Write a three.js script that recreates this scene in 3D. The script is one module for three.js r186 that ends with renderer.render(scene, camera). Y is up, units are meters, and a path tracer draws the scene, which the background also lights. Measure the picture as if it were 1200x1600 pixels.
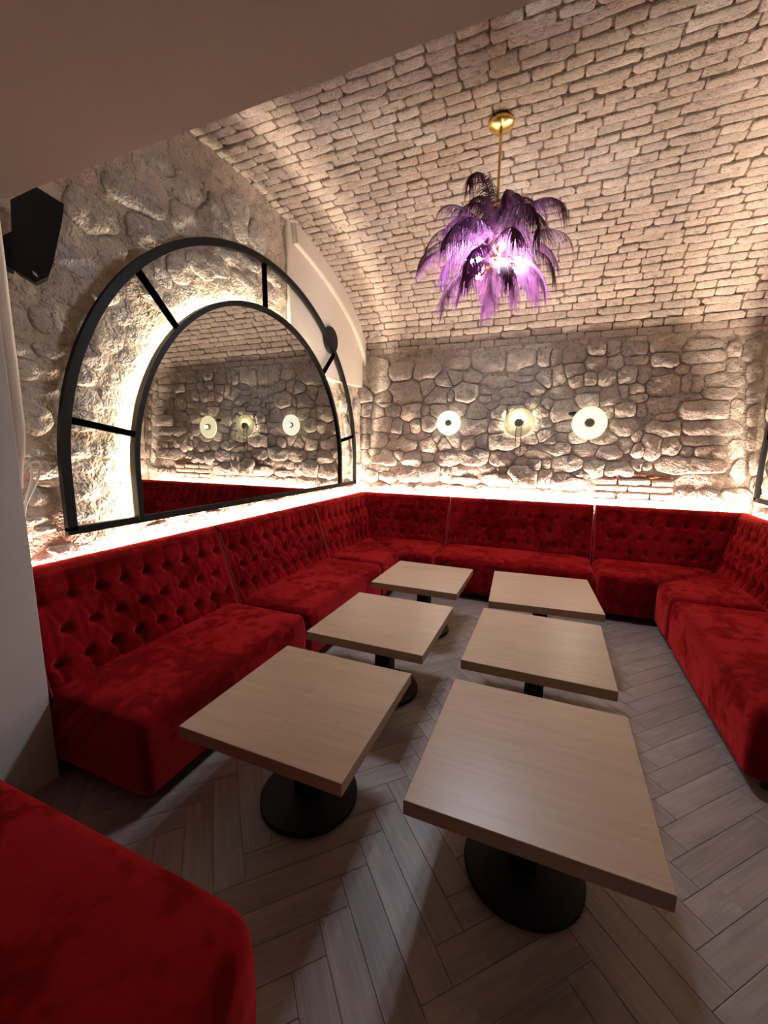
import * as THREE from 'three';
import { mergeGeometries } from 'three/addons/utils/BufferGeometryUtils.js';
import { RoundedBoxGeometry } from 'three/addons/geometries/RoundedBoxGeometry.js';
import { ConvexGeometry } from 'three/addons/geometries/ConvexGeometry.js';
import { ImprovedNoise } from 'three/addons/math/ImprovedNoise.js';
import { RectAreaLightUniformsLib } from 'three/addons/lights/RectAreaLightUniformsLib.js';

// ------------------------------------------------------------------ camera, exposure, light levels
const scene = new THREE.Scene();
scene.background = new THREE.Color(0x000000);
const FPX = 640, EYE = new THREE.Vector3(0, 1.537, 0), DEG = Math.PI / 180, Q = Math.PI / 2;
const camera = new THREE.PerspectiveCamera(2 * Math.atan(800 / FPX) / DEG, 0.75, 0.02, 60);
camera.position.copy(EYE);
camera.rotation.order = 'YXZ';
camera.rotation.set(-9.086 * DEG, 22.17 * DEG, 0.6 * DEG);
camera.updateMatrixWorld(true);
const renderer = new THREE.WebGLRenderer({ antialias: true });
renderer.toneMapping = THREE.LinearToneMapping;
renderer.toneMappingExposure = 1.4;
renderer.shadowMap.enabled = true;
RectAreaLightUniformsLib.init();
const L = {                               // colour (linear) and strength of every kind of lamp in the room
  cove: [[1.0, 0.80, 0.64], 540],
  mirror: [[1.0, 0.88, 0.62], 190],
  sconce: [[1.0, 0.93, 0.66], 0.9],
  bulb: [[0.72, 0.85, 1.0], 1.35],
};
const lin = (c) => new THREE.Color().setRGB(c[0], c[1], c[2]);

// ------------------------------------------------------------------ room measures (metres; the camera stands over x = 0, z = 0)
const XL = -2.38, XR = 1.84, ZB = -5.03, ZS = -1.0, YS = 2.41, XP = -2.03, ZF = 2.6;
const VA = 2.35, VB = 1.0, VZ = -2.68, VY = 2.6;                   // the vault: half an ellipse over the room
const vaultY = (z) => VY + VB * Math.sqrt(Math.max(0, 1 - ((z - VZ) / VA) ** 2));

// ------------------------------------------------------------------ helpers
function rng(seed) { let a = seed >>> 0; return () => { a = (a + 0x6D2B79F5) | 0; let t = Math.imul(a ^ (a >>> 15), 1 | a); t = (t + Math.imul(t ^ (t >>> 7), 61 | t)) ^ t; return ((t ^ (t >>> 14)) >>> 0) / 4294967296; }; }
const perlin = new ImprovedNoise();
const fbm = (x, y, z, o = 4) => { let s = 0, a = 0.5; for (let i = 0; i < o; i++) { s += a * perlin.noise(x, y, z); x *= 2.03; y *= 2.03; z *= 2.03; a *= 0.5; } return s; };
const clamp = (x, a, b) => Math.min(b, Math.max(a, x));
const smooth = (a, b, x) => { const t = clamp((x - a) / (b - a), 0, 1); return t * t * (3 - 2 * t); };
const counts = {};
const numbered = (n) => { const k = counts[n] = (counts[n] ?? -1) + 1; return k ? `${n}_${String(k).padStart(3, '0')}` : n; };
function mesh(name, geo, mat, parent) { const m = new THREE.Mesh(geo, mat); m.name = name; m.castShadow = m.receiveShadow = true; parent.add(m); return m; }
function thing(name, label, category, pos = [0, 0, 0], turn = 0, group) {
  const o = new THREE.Group(); o.name = numbered(name); o.position.set(...pos); o.rotation.y = turn; scene.add(o);
  o.userData = { label, category }; if (group) o.userData.group = group; return o;
}
function struct(name, label) { const o = new THREE.Group(); o.name = name; scene.add(o); o.userData = { kind: 'structure', label, category: name.split('_')[0] }; return o; }
function geo(pos, idx, uv) {
  const g = new THREE.BufferGeometry(); g.setAttribute('position', new THREE.Float32BufferAttribute(pos, 3));
  if (uv) g.setAttribute('uv', new THREE.Float32BufferAttribute(uv, 2)); g.setIndex(idx); g.computeVertexNormals(); return g;
}
function box(w, h, d, x, y, z) { const g = new THREE.BoxGeometry(w, h, d); g.translate(x, y, z); return g; }
function rbox(w, h, d, x, y, z, r, s = 2) { const g = new RoundedBoxGeometry(w, h, d, s, r); g.translate(x, y, z); return g; }
function tube(pts, r, seg = 24, rad = 8) { return new THREE.TubeGeometry(new THREE.CatmullRomCurve3(pts.map((p) => new THREE.Vector3(...p))), seg, r, rad, false); }
function bar(a, b, w, d, nrm) {          // flat bar from a to b, w wide, d deep along nrm
  const A = new THREE.Vector3(...a), B = new THREE.Vector3(...b), dir = B.clone().sub(A), len = dir.length(); dir.normalize();
  const n = new THREE.Vector3(...nrm), s = new THREE.Vector3().crossVectors(n, dir);
  const g = new THREE.BoxGeometry(w, len, d); g.applyMatrix4(new THREE.Matrix4().makeBasis(s, dir, n)); g.translate(...A.add(B).multiplyScalar(0.5).toArray()); return g;
}
// a pixel of the photograph gives a direction; the wall it lies on gives the distance
function rayOf(px, py) { return new THREE.Vector3((px - 600) / FPX, -(py - 800) / FPX, -1).applyQuaternion(camera.quaternion); }
function onZ(px, py, z) { const d = rayOf(px, py); return EYE.clone().addScaledVector(d, (z - EYE.z) / d.z); }
function onX(px, py, x) { const d = rayOf(px, py); return EYE.clone().addScaledVector(d, (x - EYE.x) / d.x); }

// ------------------------------------------------------------------ textures (grain, nap and small relief only)
function tileNoise(n, seed) { const r = rng(seed), g = new Float32Array(n * n); for (let i = 0; i < n * n; i++) g[i] = r(); return (x, y) => { x = ((x % n) + n) % n; y = ((y % n) + n) % n; const i = Math.floor(x), j = Math.floor(y), fx = x - i, fy = y - j, u = fx * fx * (3 - 2 * fx), v = fy * fy * (3 - 2 * fy), i1 = (i + 1) % n, j1 = (j + 1) % n; return (g[j * n + i] * (1 - u) + g[j * n + i1] * u) * (1 - v) + (g[j1 * n + i] * (1 - u) + g[j1 * n + i1] * u) * v; }; }
function texture(size, fn, srgb) {
  const d = new Uint8Array(size * size * 4);
  for (let j = 0; j < size; j++) for (let i = 0; i < size; i++) { const c = fn(i / size, j / size), k = (j * size + i) * 4; d[k] = clamp(c[0], 0, 1) * 255; d[k + 1] = clamp(c[1], 0, 1) * 255; d[k + 2] = clamp(c[2], 0, 1) * 255; d[k + 3] = 255; }
  const t = new THREE.DataTexture(d, size, size); t.wrapS = t.wrapT = THREE.RepeatWrapping; t.magFilter = THREE.LinearFilter; t.minFilter = THREE.LinearMipmapLinearFilter; t.generateMipmaps = true; if (srgb) t.colorSpace = THREE.SRGBColorSpace; t.needsUpdate = true; return t;
}
const nA = tileNoise(8, 1), nB = tileNoise(16, 2), nC = tileNoise(32, 3), nD = tileNoise(64, 4), nE = tileNoise(128, 5), nF = tileNoise(256, 6);
const oct = (x, y) => 0.3 * nA(x * 8, y * 8) + 0.25 * nB(x * 16, y * 16) + 0.2 * nC(x * 32, y * 32) + 0.15 * nD(x * 64, y * 64) + 0.1 * nE(x * 128, y * 128);
const rough = (x, y) => 0.3 * nC(x * 32, y * 32) + 0.3 * nD(x * 64, y * 64) + 0.25 * nE(x * 128, y * 128) + 0.15 * nF(x * 256, y * 256);
const rockBump = texture(512, (x, y) => { const v = rough(x, y), p = smooth(0.42, 0.3, rough(x + 0.37, y + 0.61)); const h = v - 0.5 * p; return [h, h, h]; });
const limeMap = texture(512, (x, y) => { const v = oct(x, y), s = smooth(0.36, 0.26, rough(x, y)), k = 0.88 + 0.26 * (v - 0.5) - 0.12 * s; return [k, k * (0.985 - 0.03 * s), k * (0.965 - 0.06 * s)]; }, true);
const velvetMap = texture(512, (x, y) => { const w = nA(x * 8 + 1.5 * nB(x * 16, y * 16), y * 8 + 1.2 * nB(y * 16, x * 16)), v = smooth(0.22, 0.66, 0.6 * w + 0.25 * nC(x * 32, y * 32) + 0.15 * nD(x * 64, y * 64)), k = 0.72 + 0.28 * v; return [k, k * k, k * k]; }, true);
const pileBump = texture(256, (x, y) => { const v = nF(x * 256, y * 256); return [v, v, v]; });
const oakMap = texture(512, (x, y) => { const g = nF(x * 6, y * 256) * 0.35 + nE(x * 4, y * 128) * 0.35 + nC(x * 3, y * 32 + 2 * nA(x * 8, y * 8)) * 0.3, k = 0.90 + 0.09 * (g - 0.5); return [k, k * (0.97 + 0.03 * g), k * (0.94 + 0.06 * g)]; }, true);
const plankMap = texture(512, (x, y) => { const g = nF(x * 8, y * 256) * 0.3 + nE(x * 5, y * 128) * 0.3 + nC(x * 4, y * 32 + 3 * nA(x * 8, y * 8)) * 0.4, k = 0.86 + 0.26 * (g - 0.5); return [k, k, k]; }, true);

// ------------------------------------------------------------------ materials
const std = (c, o = {}) => new THREE.MeshStandardMaterial({ color: lin(c), roughness: 0.9, ...o });
const M = {
  stone: [[0.60, 0.53, 0.47], [0.55, 0.485, 0.435], [0.64, 0.565, 0.50], [0.57, 0.51, 0.46], [0.50, 0.45, 0.415]].map((c) => std(c, { map: limeMap, bumpMap: rockBump, bumpScale: 0.014 })),
  mortar: std([0.50, 0.425, 0.365], { map: limeMap, bumpMap: rockBump, bumpScale: 0.02 }),
  rubble: std([0.58, 0.475, 0.395], { map: limeMap, bumpMap: rockBump, bumpScale: 0.013 }),
  brick: [[0.66, 0.565, 0.495], [0.70, 0.60, 0.53], [0.62, 0.525, 0.46], [0.68, 0.575, 0.49], [0.645, 0.545, 0.49]].map((c) => std(c, { map: limeMap, bumpMap: rockBump, bumpScale: 0.007 })),
  joint: std([0.29, 0.21, 0.16], { map: limeMap, bumpMap: rockBump, bumpScale: 0.012 }),
  rawBrick: std([0.42, 0.21, 0.12], { map: limeMap, bumpMap: rockBump, bumpScale: 0.008 }),
  plaster: std([0.60, 0.53, 0.45], { bumpMap: rockBump, bumpScale: 0.0012, roughness: 0.85 }),
  drywall: std([0.56, 0.525, 0.50], { bumpMap: rockBump, bumpScale: 0.0006, roughness: 0.8 }),
  velvet: new THREE.MeshPhysicalMaterial({ color: lin([0.18, 0.003, 0.006]), map: velvetMap, roughness: 0.9, specularIntensity: 0.25, specularColor: lin([1.0, 0.25, 0.22]), sheen: 2, sheenColor: lin([1.0, 0.06, 0.06]), sheenRoughness: 1, sheenColorMap: velvetMap, bumpMap: pileBump, bumpScale: 0.0006 }),
  button: new THREE.MeshPhysicalMaterial({ color: lin([0.10, 0.002, 0.004]), roughness: 1, specularIntensity: 0.1 }),
  piping: std([0.24, 0.014, 0.014], { roughness: 0.8 }),
  foot: std([0.012, 0.01, 0.01], { roughness: 0.5 }),
  oak: std([0.52, 0.36, 0.25], { map: oakMap, roughness: 0.36 }),
  iron: new THREE.MeshPhysicalMaterial({ color: lin([0.006, 0.006, 0.007]), roughness: 0.55, specularIntensity: 0.5 }),
  frame: new THREE.MeshPhysicalMaterial({ color: lin([0.008, 0.008, 0.008]), roughness: 0.6, specularIntensity: 0.4 }),
  mirror: std([0.48, 0.48, 0.46], { roughness: 0.015, metalness: 1 }),
  gold: std([0.83, 0.58, 0.20], { roughness: 0.22, metalness: 1 }),
  feather: [[0.10, 0.006, 0.052], [0.07, 0.004, 0.030], [0.115, 0.012, 0.085]].map((c) => new THREE.MeshPhysicalMaterial({ color: lin(c), roughness: 0.8, side: THREE.DoubleSide })),
  speaker: new THREE.MeshPhysicalMaterial({ color: lin([0.006, 0.006, 0.01]), roughness: 0.6, specularIntensity: 0.5 }),
  badge: std([0.55, 0.55, 0.58], { roughness: 0.3, metalness: 0.6 }),
  cable: std([0.60, 0.56, 0.50], { roughness: 0.5 }),
  planks: [[0.42, 0.325, 0.29], [0.45, 0.355, 0.315], [0.395, 0.305, 0.27], [0.43, 0.335, 0.295]].map((c) => std(c, { map: plankMap, roughness: 0.42, bumpMap: plankMap, bumpScale: 0.0006 })),
  seam: std([0.36, 0.30, 0.27]),
};
const glow = (c, k) => new THREE.MeshStandardMaterial({ color: 0xffffff, emissive: lin(c), emissiveIntensity: k, roughness: 0.6 });

// ================================================================== SETTING
// ------------------------------------------------------------------ floor: oak herringbone
{
  const floor = struct('floor', 'grey brown wooden herringbone floor');
  mesh('subfloor', box(XR - XL + 0.6, 0.1, ZF - ZB + 0.5, (XL + XR) / 2, -0.062, (ZB + ZF) / 2), M.seam, floor);
  const PL = 0.53, PW = 0.106, T = 0.012, gap = 0.0005, ch = 0.0009;
  const plankGeo = (k) => {
    const x0 = gap, x1 = PL - gap, y0 = gap, y1 = PW - gap, pos = [], uv = [], idx = [];
    const ring = [[x0, y0], [x1, y0], [x1, y1], [x0, y1]], inn = [[x0 + ch, y0 + ch], [x1 - ch, y0 + ch], [x1 - ch, y1 - ch], [x0 + ch, y1 - ch]];
    const put = (p, h) => { pos.push(p[0], h, -p[1]); uv.push((p[0] + k * 0.37) * 1.1, (p[1] + k * 0.231) * 1.1); return pos.length / 3 - 1; };
    const t = inn.map((p) => put(p, 0)); idx.push(t[0], t[1], t[2], t[0], t[2], t[3]);
    for (let i = 0; i < 4; i++) { const j = (i + 1) % 4, a = put(inn[i], 0), b = put(inn[j], 0), c = put(ring[i], -ch), d = put(ring[j], -ch), e = put(ring[i], -T), f = put(ring[j], -T); idx.push(a, c, b, b, c, d, c, e, d, d, e, f); }
    return geo(pos, idx, uv);
  };
  const variants = Array.from({ length: 8 }, (_, k) => plankGeo(k)), r = rng(77), all = [];
  const O = new THREE.Vector3(-0.16, 0, -0.96), P = new THREE.Vector3(1, 0, -1).multiplyScalar(Math.SQRT1_2), Q = new THREE.Vector3(-1, 0, -1).multiplyScalar(Math.SQRT1_2);
  for (let i = -60; i < 70; i++) for (let j = -9; j < 9; j++) for (const vert of [0, 1]) {
    const p = i * PW + j * PL + (vert ? PL : 0), q = i * PW - j * PL + (vert ? PW - PL : 0);
    const cp = p + (vert ? PW / 2 : PL / 2), cq = q + (vert ? PL / 2 : PW / 2);
    const c = O.clone().addScaledVector(P, cp).addScaledVector(Q, cq);
    if (c.x < XL - 0.1 || c.x > XR + 0.1 || c.z < ZB - 0.1 || c.z > ZF + 0.1) continue;
    const o = O.clone().addScaledVector(P, p).addScaledVector(Q, q), m = new THREE.Matrix4();
    // local x runs along the plank, local -z across it
    if (!vert) m.makeBasis(P, new THREE.Vector3(0, 1, 0), Q.clone().negate()); else { m.makeBasis(Q, new THREE.Vector3(0, 1, 0), P.clone()); o.addScaledVector(P, PW); }
    m.setPosition(o);
    const inView = c.x > -1.6 && c.x < 1.2 && c.z > -4.3 && c.z < 0;
    all.push({ m, d: (inView ? 0 : 10) + Math.hypot(c.x, c.z), k: Math.floor(r() * 8), s: Math.floor(r() * 4) });
  }
  all.sort((a, b) => a.d - b.d);
  all.slice(0, 300).forEach((a) => { const o = mesh('plank', variants[a.k], M.planks[a.s], floor); o.applyMatrix4(a.m); });
  const rest = mesh('planks_under_seating', mergeGeometries(all.slice(300).map((a) => variants[a.k].clone().applyMatrix4(a.m))), M.planks[0], floor); rest.userData.kind = 'stuff';
}

// ------------------------------------------------------------------ stones: star-shaped pieces that share the wall between them
// seeds: [u, v, half width, half height] in wall metres; place(u, v, n) gives the point, base(u, v) the wall's own relief
function stoneWall(parent, seeds, place, base, { joint = 0.012, relief = 0.045, seed = 5, proud = 0.0, inside = () => true, grow = 1.25, amp = () => 1, drops = [0.62, 0.92, 1], sink = 0.03, jag = 0.16 }) {
  const r = rng(seed), NA = 28;
  seeds.forEach((s, si) => {
    const [u0, v0, w, h] = s, near = seeds.filter((t) => t !== s && Math.hypot(t[0] - u0, t[1] - v0) < 2.2 * (Math.max(w, h) + Math.max(t[2], t[3])));
    const own = (u, v) => Math.hypot((u - u0) / w, (v - v0) / h), rim = [];
    for (let a = 0; a < NA; a++) {
      const th = a / NA * 2 * Math.PI, cx = Math.cos(th), cy = Math.sin(th);
      const lim = 1 / Math.hypot(cx / w, cy / h) * grow * (0.94 + jag * perlin.noise(cx * 1.7 + si * 3.1, cy * 1.7, si));
      // square the outline a little: rubble has corners
      const sq = 1 / Math.max(Math.abs(cx) / w, Math.abs(cy) / h);
      let R = Math.min(lim * 1.06, 0.5 * lim + 0.62 * sq), q = 0.15 * R;
      for (; q < R; q += 0.004) { const u = u0 + cx * q, v = v0 + cy * q, d = own(u, v); if (!inside(u, v) || near.some((t) => Math.hypot((u - t[0]) / t[2], (v - t[1]) / t[3]) < d + joint / Math.min(w, t[2], h, t[3]) * 0.55)) break; }
      rim.push(Math.max(0.012, q - 0.004));
    }
    const sm = rim.map((q, i) => 0.12 * rim[(i + NA - 1) % NA] + 0.76 * q + 0.12 * rim[(i + 1) % NA]);
    const rel = relief * (0.55 + 0.7 * r()) * clamp(Math.min(w, h) / 0.07, 0.55, 1.3), planes = [0, 1, 2].map(() => [(r() - 0.5) * 0.85, (r() - 0.5) * 0.85, 0.8 + 0.4 * r()]);
    const am = amp(u0, v0), H = (du, dv, t) => { let k = 1; for (const p of planes) k = Math.min(k, p[2] + (p[0] * du / w + p[1] * dv / h)); return am * rel * k * (1 - 0.16 * t * t) + am * 0.024 * fbm(u0 * 3 + du * 16, v0 * 3 + dv * 16, si * 1.7, 3) * clamp(Math.min(w, h) / 0.06, 0.4, 1); };
    const pos = [], uv = [], idx = [], rings = [0.34, 0.66, 0.88, 0.965, 1.0, 1.0], put = (du, dv, n) => { const u = u0 + du, v = v0 + dv; pos.push(...place(u, v, n)); uv.push(u * 0.9 + si * 0.13, v * 0.9 + si * 0.071); };
    put(0, 0, base(u0, v0) + proud + H(0, 0, 0));
    rings.forEach((t, k) => { for (let a = 0; a < NA; a++) { const th = a / NA * 2 * Math.PI, q = sm[a] * t, du = Math.cos(th) * q, dv = Math.sin(th) * q; const drop = k === 4 ? drops[0] : k === 3 ? drops[1] : k === 2 ? drops[2] : 1; put(du, dv, k === 5 ? base(u0 + du, v0 + dv) - sink : base(u0 + du, v0 + dv) * 0.5 + base(u0, v0) * 0.5 + proud + H(du, dv, t) * drop); } });
    for (let a = 0; a < NA; a++) { const b = (a + 1) % NA; idx.push(0, 1 + a, 1 + b); for (let k = 0; k < rings.length - 1; k++) { const A = 1 + k * NA; idx.push(A + a, A + NA + a, A + b, A + b, A + NA + a, A + NA + b); } }
    mesh('stone', geo(pos, idx, uv), s[4] ?? M.stone[Math.floor(r() * M.stone.length)], parent);
  });
}
function reliefSheet(nu, nv, uvOf, place, base) {   // rough wall surface as a grid
  const pos = [], uv = [], idx = [];
  for (let j = 0; j <= nv; j++) for (let i = 0; i <= nu; i++) { const [u, v] = uvOf(i / nu, j / nv); pos.push(...place(u, v, base(u, v))); uv.push(u * 0.8, v * 0.8); }
  for (let j = 0; j < nv; j++) for (let i = 0; i < nu; i++) { const a = j * (nu + 1) + i, b = a + 1, c = a + nu + 1, d = c + 1; idx.push(a, b, c, b, d, c); }
  return geo(pos, idx, uv);
}

// ------------------------------------------------------------------ back wall: whitewashed rubble, stones read from the photograph (pixel centre and size)
const brickShape = (w, h, d, seed, long) => {  // one worn brick: face towards +z, standing on z = 0
  const r = rng(seed), ss = long ? [-1, -0.965, -0.72, -0.36, 0, 0.36, 0.72, 0.965, 1] : [-1, -0.94, -0.5, 0, 0.5, 0.94, 1], ts = [-1, -0.86, -0.3, 0.3, 0.86, 1], a = ss.length - 1, b = ts.length - 1, pos = [], uv = [], idx = [], o = r() * 50;
  const P = (x, y, z) => { pos.push(x, y, z); uv.push((x + o) * 1.6, (y + o * 0.7) * 1.6); };
  const chip = [r() < 0.5 ? (r() < 0.5 ? 1 : -1) : 0, r() < 0.5 ? 1 : -1];
  for (let j = 0; j <= b; j++) for (let i = 0; i <= a; i++) {
    const s = ss[i], t = ts[j], edge = Math.max(Math.abs(s) > 0.99 ? 1 : 0, Math.abs(t) > 0.99 ? 1 : 0), near = Math.max(Math.abs(s) > 0.9 ? 1 : 0, Math.abs(t) > 0.8 ? 1 : 0), k = 1 - 0.05 * Math.abs(s * t) ** 3 - (s * chip[0] > 0.8 && t * chip[1] > 0.8 ? 0.12 : 0);
    const wob = 0.05 * h * (perlin.noise(s * 2 + o, t * 2, seed) + perlin.noise(s * 5, t * 5 + o, seed));
    P(s * w / 2 * k + wob, t * h / 2 * k + 1.5 * wob * (0.4 + Math.abs(t)), d * (1 - 0.34 * edge - 0.06 * near) + 0.22 * d * perlin.noise(s * 1.6 + o, t * 1.2, seed + 3) + 0.16 * d * perlin.noise(s * 6 + o, t * 4, seed));
  }
  const at = (i, j) => j * (a + 1) + i; for (let j = 0; j < b; j++) for (let i = 0; i < a; i++) idx.push(at(i, j), at(i + 1, j), at(i + 1, j + 1), at(i, j), at(i + 1, j + 1), at(i, j + 1));
  const rim = []; for (let i = 0; i < a; i++) rim.push(at(i, 0)); for (let j = 0; j < b; j++) rim.push(at(a, j)); for (let i = a; i > 0; i--) rim.push(at(i, b)); for (let j = b; j > 0; j--) rim.push(at(0, j));
  const B = pos.length / 3; rim.forEach((k) => P(pos[k * 3], pos[k * 3 + 1], -0.02));
  for (let i = 0; i < rim.length; i++) { const j = (i + 1) % rim.length; idx.push(rim[i], B + i, rim[j], rim[j], B + i, B + j); }
  return geo(pos, idx, uv);
};
const backPlace = (u, v, n) => [u, v, ZB + n], backBase = (u, v) => 0.020 + 0.03 * fbm(u * 2.2, v * 2.2, 3.3, 4) + 0.012 * fbm(u * 11, v * 11, 9.1, 2);
{
  const wall = struct('wall_back', 'whitewashed rubble stone wall behind the red seating');
  mesh('mortar', reliefSheet(190, 120, (a, b) => [XL - 0.1 + a * (XR - XL + 0.2), b * 2.72], backPlace, backBase), M.mortar, wall);
  mesh('masonry_core', box(XR - XL + 0.6, 2.8, 0.3, (XL + XR) / 2, 1.4, ZB - 0.2), M.mortar, wall);
  const px = [
    [589, 590, 36, 44], [627, 582, 37, 24], [665, 582, 40, 21], [563, 617, 33, 27], [633, 615, 44, 32], [669, 605, 20, 26], [602, 621, 26, 17], [697, 595, 32, 20], [687, 617, 38, 24], [602, 633, 20, 8], [591, 644, 20, 18], [615, 642, 26, 15], [643, 643, 28, 23], [665, 643, 15, 12], [685, 642, 26, 18], [571, 641, 20, 20],
    [565, 665, 24, 24], [598, 663, 27, 21], [621, 667, 17, 20], [649, 666, 16, 19], [670, 662, 20, 22], [635, 670, 12, 16], [593, 687, 24, 20], [643, 683, 15, 9], [662, 681, 17, 10], [627, 695, 38, 19], [670, 697, 22, 24], [683, 683, 12, 17], [617, 683, 14, 10], [586, 707, 20, 9], [601, 717, 35, 23], [623, 710, 17, 14], [646, 718, 30, 19], [667, 714, 19, 17], [566, 714, 20, 20], [695, 694, 22, 16], [697, 718, 32, 17], [594, 731, 31, 11], [617, 734, 13, 10], [671, 738, 31, 27], [638, 742, 34, 23], [581, 743, 20, 21], [606, 746, 27, 16], [562, 735, 16, 18], [695, 742, 15, 20], [595, 761, 29, 15], [565, 761, 28, 15], [623, 761, 24, 14], [647, 762, 26, 14], [679, 762, 37, 14], [566, 690, 18, 20],
    [719, 569, 28, 17], [766, 566, 50, 27], [813, 564, 44, 28], [853, 561, 24, 26], [710, 591, 24, 21], [737, 590, 26, 17], [829, 579, 32, 13], [775, 597, 36, 15], [727, 614, 31, 31], [760, 611, 15, 15], [853, 589, 26, 27], [797, 599, 15, 9], [821, 593, 24, 9], [831, 607, 32, 21], [796, 615, 26, 13], [820, 617, 17, 9], [776, 622, 14, 9], [703, 618, 14, 17], [759, 625, 18, 13], [717, 639, 27, 20], [744, 645, 28, 30], [769, 634, 18, 11], [801, 626, 33, 11], [833, 629, 20, 15], [855, 632, 18, 16], [782, 646, 20, 20], [845, 646, 20, 22], [806, 648, 26, 24],
    [741, 665, 38, 24], [776, 668, 22, 18], [808, 668, 26, 18], [846, 662, 24, 20], [782, 690, 50, 20], [732, 697, 15, 16], [756, 690, 17, 20], [708, 686, 18, 20], [827, 685, 22, 15], [852, 680, 20, 18], [743, 715, 41, 21], [782, 718, 36, 19], [813, 705, 15, 10], [843, 711, 40, 11], [835, 726, 18, 18], [815, 722, 16, 11], [853, 726, 12, 15], [763, 733, 20, 13], [783, 735, 13, 12], [725, 736, 40, 12], [780, 750, 52, 17], [817, 746, 42, 32], [851, 749, 22, 28], [727, 752, 45, 11], [713, 766, 30, 13], [747, 764, 30, 12], [780, 767, 32, 10], [820, 768, 32, 10], [849, 770, 26, 12],
    [897, 557, 33, 23], [866, 560, 22, 22], [934, 548, 28, 18], [958, 546, 20, 20], [991, 546, 35, 21], [931, 568, 30, 22], [962, 567, 22, 20], [994, 563, 34, 13], [897, 578, 30, 20], [871, 587, 22, 27], [902, 597, 21, 20], [922, 593, 19, 22], [949, 591, 27, 22], [980, 587, 28, 23], [1006, 588, 18, 22], [919, 609, 40, 10], [877, 615, 34, 18], [919, 625, 33, 21], [955, 621, 32, 26], [995, 609, 24, 16], [997, 622, 24, 14], [975, 612, 15, 20], [881, 642, 36, 34], [974, 641, 38, 20], [1002, 640, 16, 18], [952, 643, 20, 18], [918, 650, 26, 16],
    [886, 666, 30, 18], [860, 690, 18, 14], [879, 684, 16, 13], [903, 682, 29, 20], [870, 703, 42, 18], [914, 703, 38, 17], [941, 684, 36, 17], [976, 668, 36, 22], [995, 682, 14, 17], [979, 697, 20, 17], [951, 707, 36, 17], [999, 704, 22, 22], [885, 725, 38, 24], [930, 733, 30, 21], [963, 735, 44, 18], [999, 726, 22, 16], [906, 742, 26, 11], [883, 754, 57, 23], [877, 772, 36, 11], [908, 771, 16, 9],
    [1044, 540, 46, 22], [1041, 561, 40, 22], [1096, 540, 56, 16], [1097, 557, 68, 20], [1105, 575, 53, 14], [1069, 577, 20, 12], [1031, 581, 18, 12], [1036, 602, 48, 26], [1072, 599, 14, 22], [1091, 601, 16, 20], [1132, 593, 56, 20], [1123, 615, 46, 18], [1085, 621, 24, 9], [1103, 641, 71, 27], [1032, 634, 46, 20], [1150, 639, 20, 24], [1145, 570, 17, 24], [1148, 547, 20, 22], [1040, 653, 24, 12], [1037, 670, 50, 22], [1107, 668, 84, 20], [1097, 690, 66, 14], [1047, 698, 30, 23], [1016, 698, 30, 40], [1073, 707, 20, 16], [1108, 708, 50, 22], [1148, 702, 24, 24], [1078, 727, 104, 24], [1104, 752, 88, 20], [1154, 738, 22, 32], [1072, 776, 30, 18], [1107, 775, 33, 18], [1152, 772, 45, 14], [1008, 728, 20, 12],
    [1176, 548, 24, 28], [1178, 582, 22, 24], [1180, 615, 22, 26], [1180, 650, 22, 26], [1180, 686, 22, 28], [1182, 724, 20, 30], [1184, 760, 20, 26],
  ];
  const seeds = px.map(([x, y, w, h]) => { const c = onZ(x, y, ZB + 0.03), e = onZ(x + w / 2, y, ZB + 0.03), t = onZ(x, y - h / 2, ZB + 0.03); return [c.x, c.y, e.x - c.x, t.y - c.y]; });
  stoneWall(wall, seeds, backPlace, backBase, { seed: 11, relief: 0.052, joint: 0.006, grow: 1.6, jag: 0.32, drops: [0.34, 0.78, 0.97], sink: 0.012, inside: (u, v) => v < 2.66 && !(u > 0.37 && u < 1.06 && v < 1.215) });
  // the walled-up niche: courses of whitewashed brick, a bare one on top
  const r = rng(3), x0 = onZ(926, 775, ZB).x, x1 = onZ(1050, 775, ZB).x;
  [[784, 0], [774, 0.5], [763, 0], [753, 0.4]].forEach(([py, sh], k) => {
    const y = onZ(990, py, ZB).y, n = 3; let x = x0 - (sh ? 0 : 0);
    const cuts = sh ? [0, 0.30, 0.72, 1] : [0, 0.44, 1]; for (let i = 0; i < cuts.length - 1; i++) { const a = x0 + cuts[i] * (x1 - x0), b = x0 + cuts[i + 1] * (x1 - x0); const g = brickShape(b - a - 0.012, 0.068, 0.03, 500 + k * 7 + i); const m = mesh('brick', g, M.brick[Math.floor(r() * 5)], wall); m.position.set((a + b) / 2, y, ZB + 0.02); }
  });
  const yl = onZ(990, 745, ZB).y; for (let i = 0; i < 3; i++) { const m = mesh('brick', brickShape((x1 - x0) / 3.2, 0.045, 0.03, 540 + i), M.rawBrick, wall); m.position.set(x0 + (i + 0.55) * (x1 - x0) / 3.1, yl + (i === 1 ? 0.018 : 0), ZB + 0.012); m.rotation.z = [0.05, 0, -0.06][i]; }
}

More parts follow.
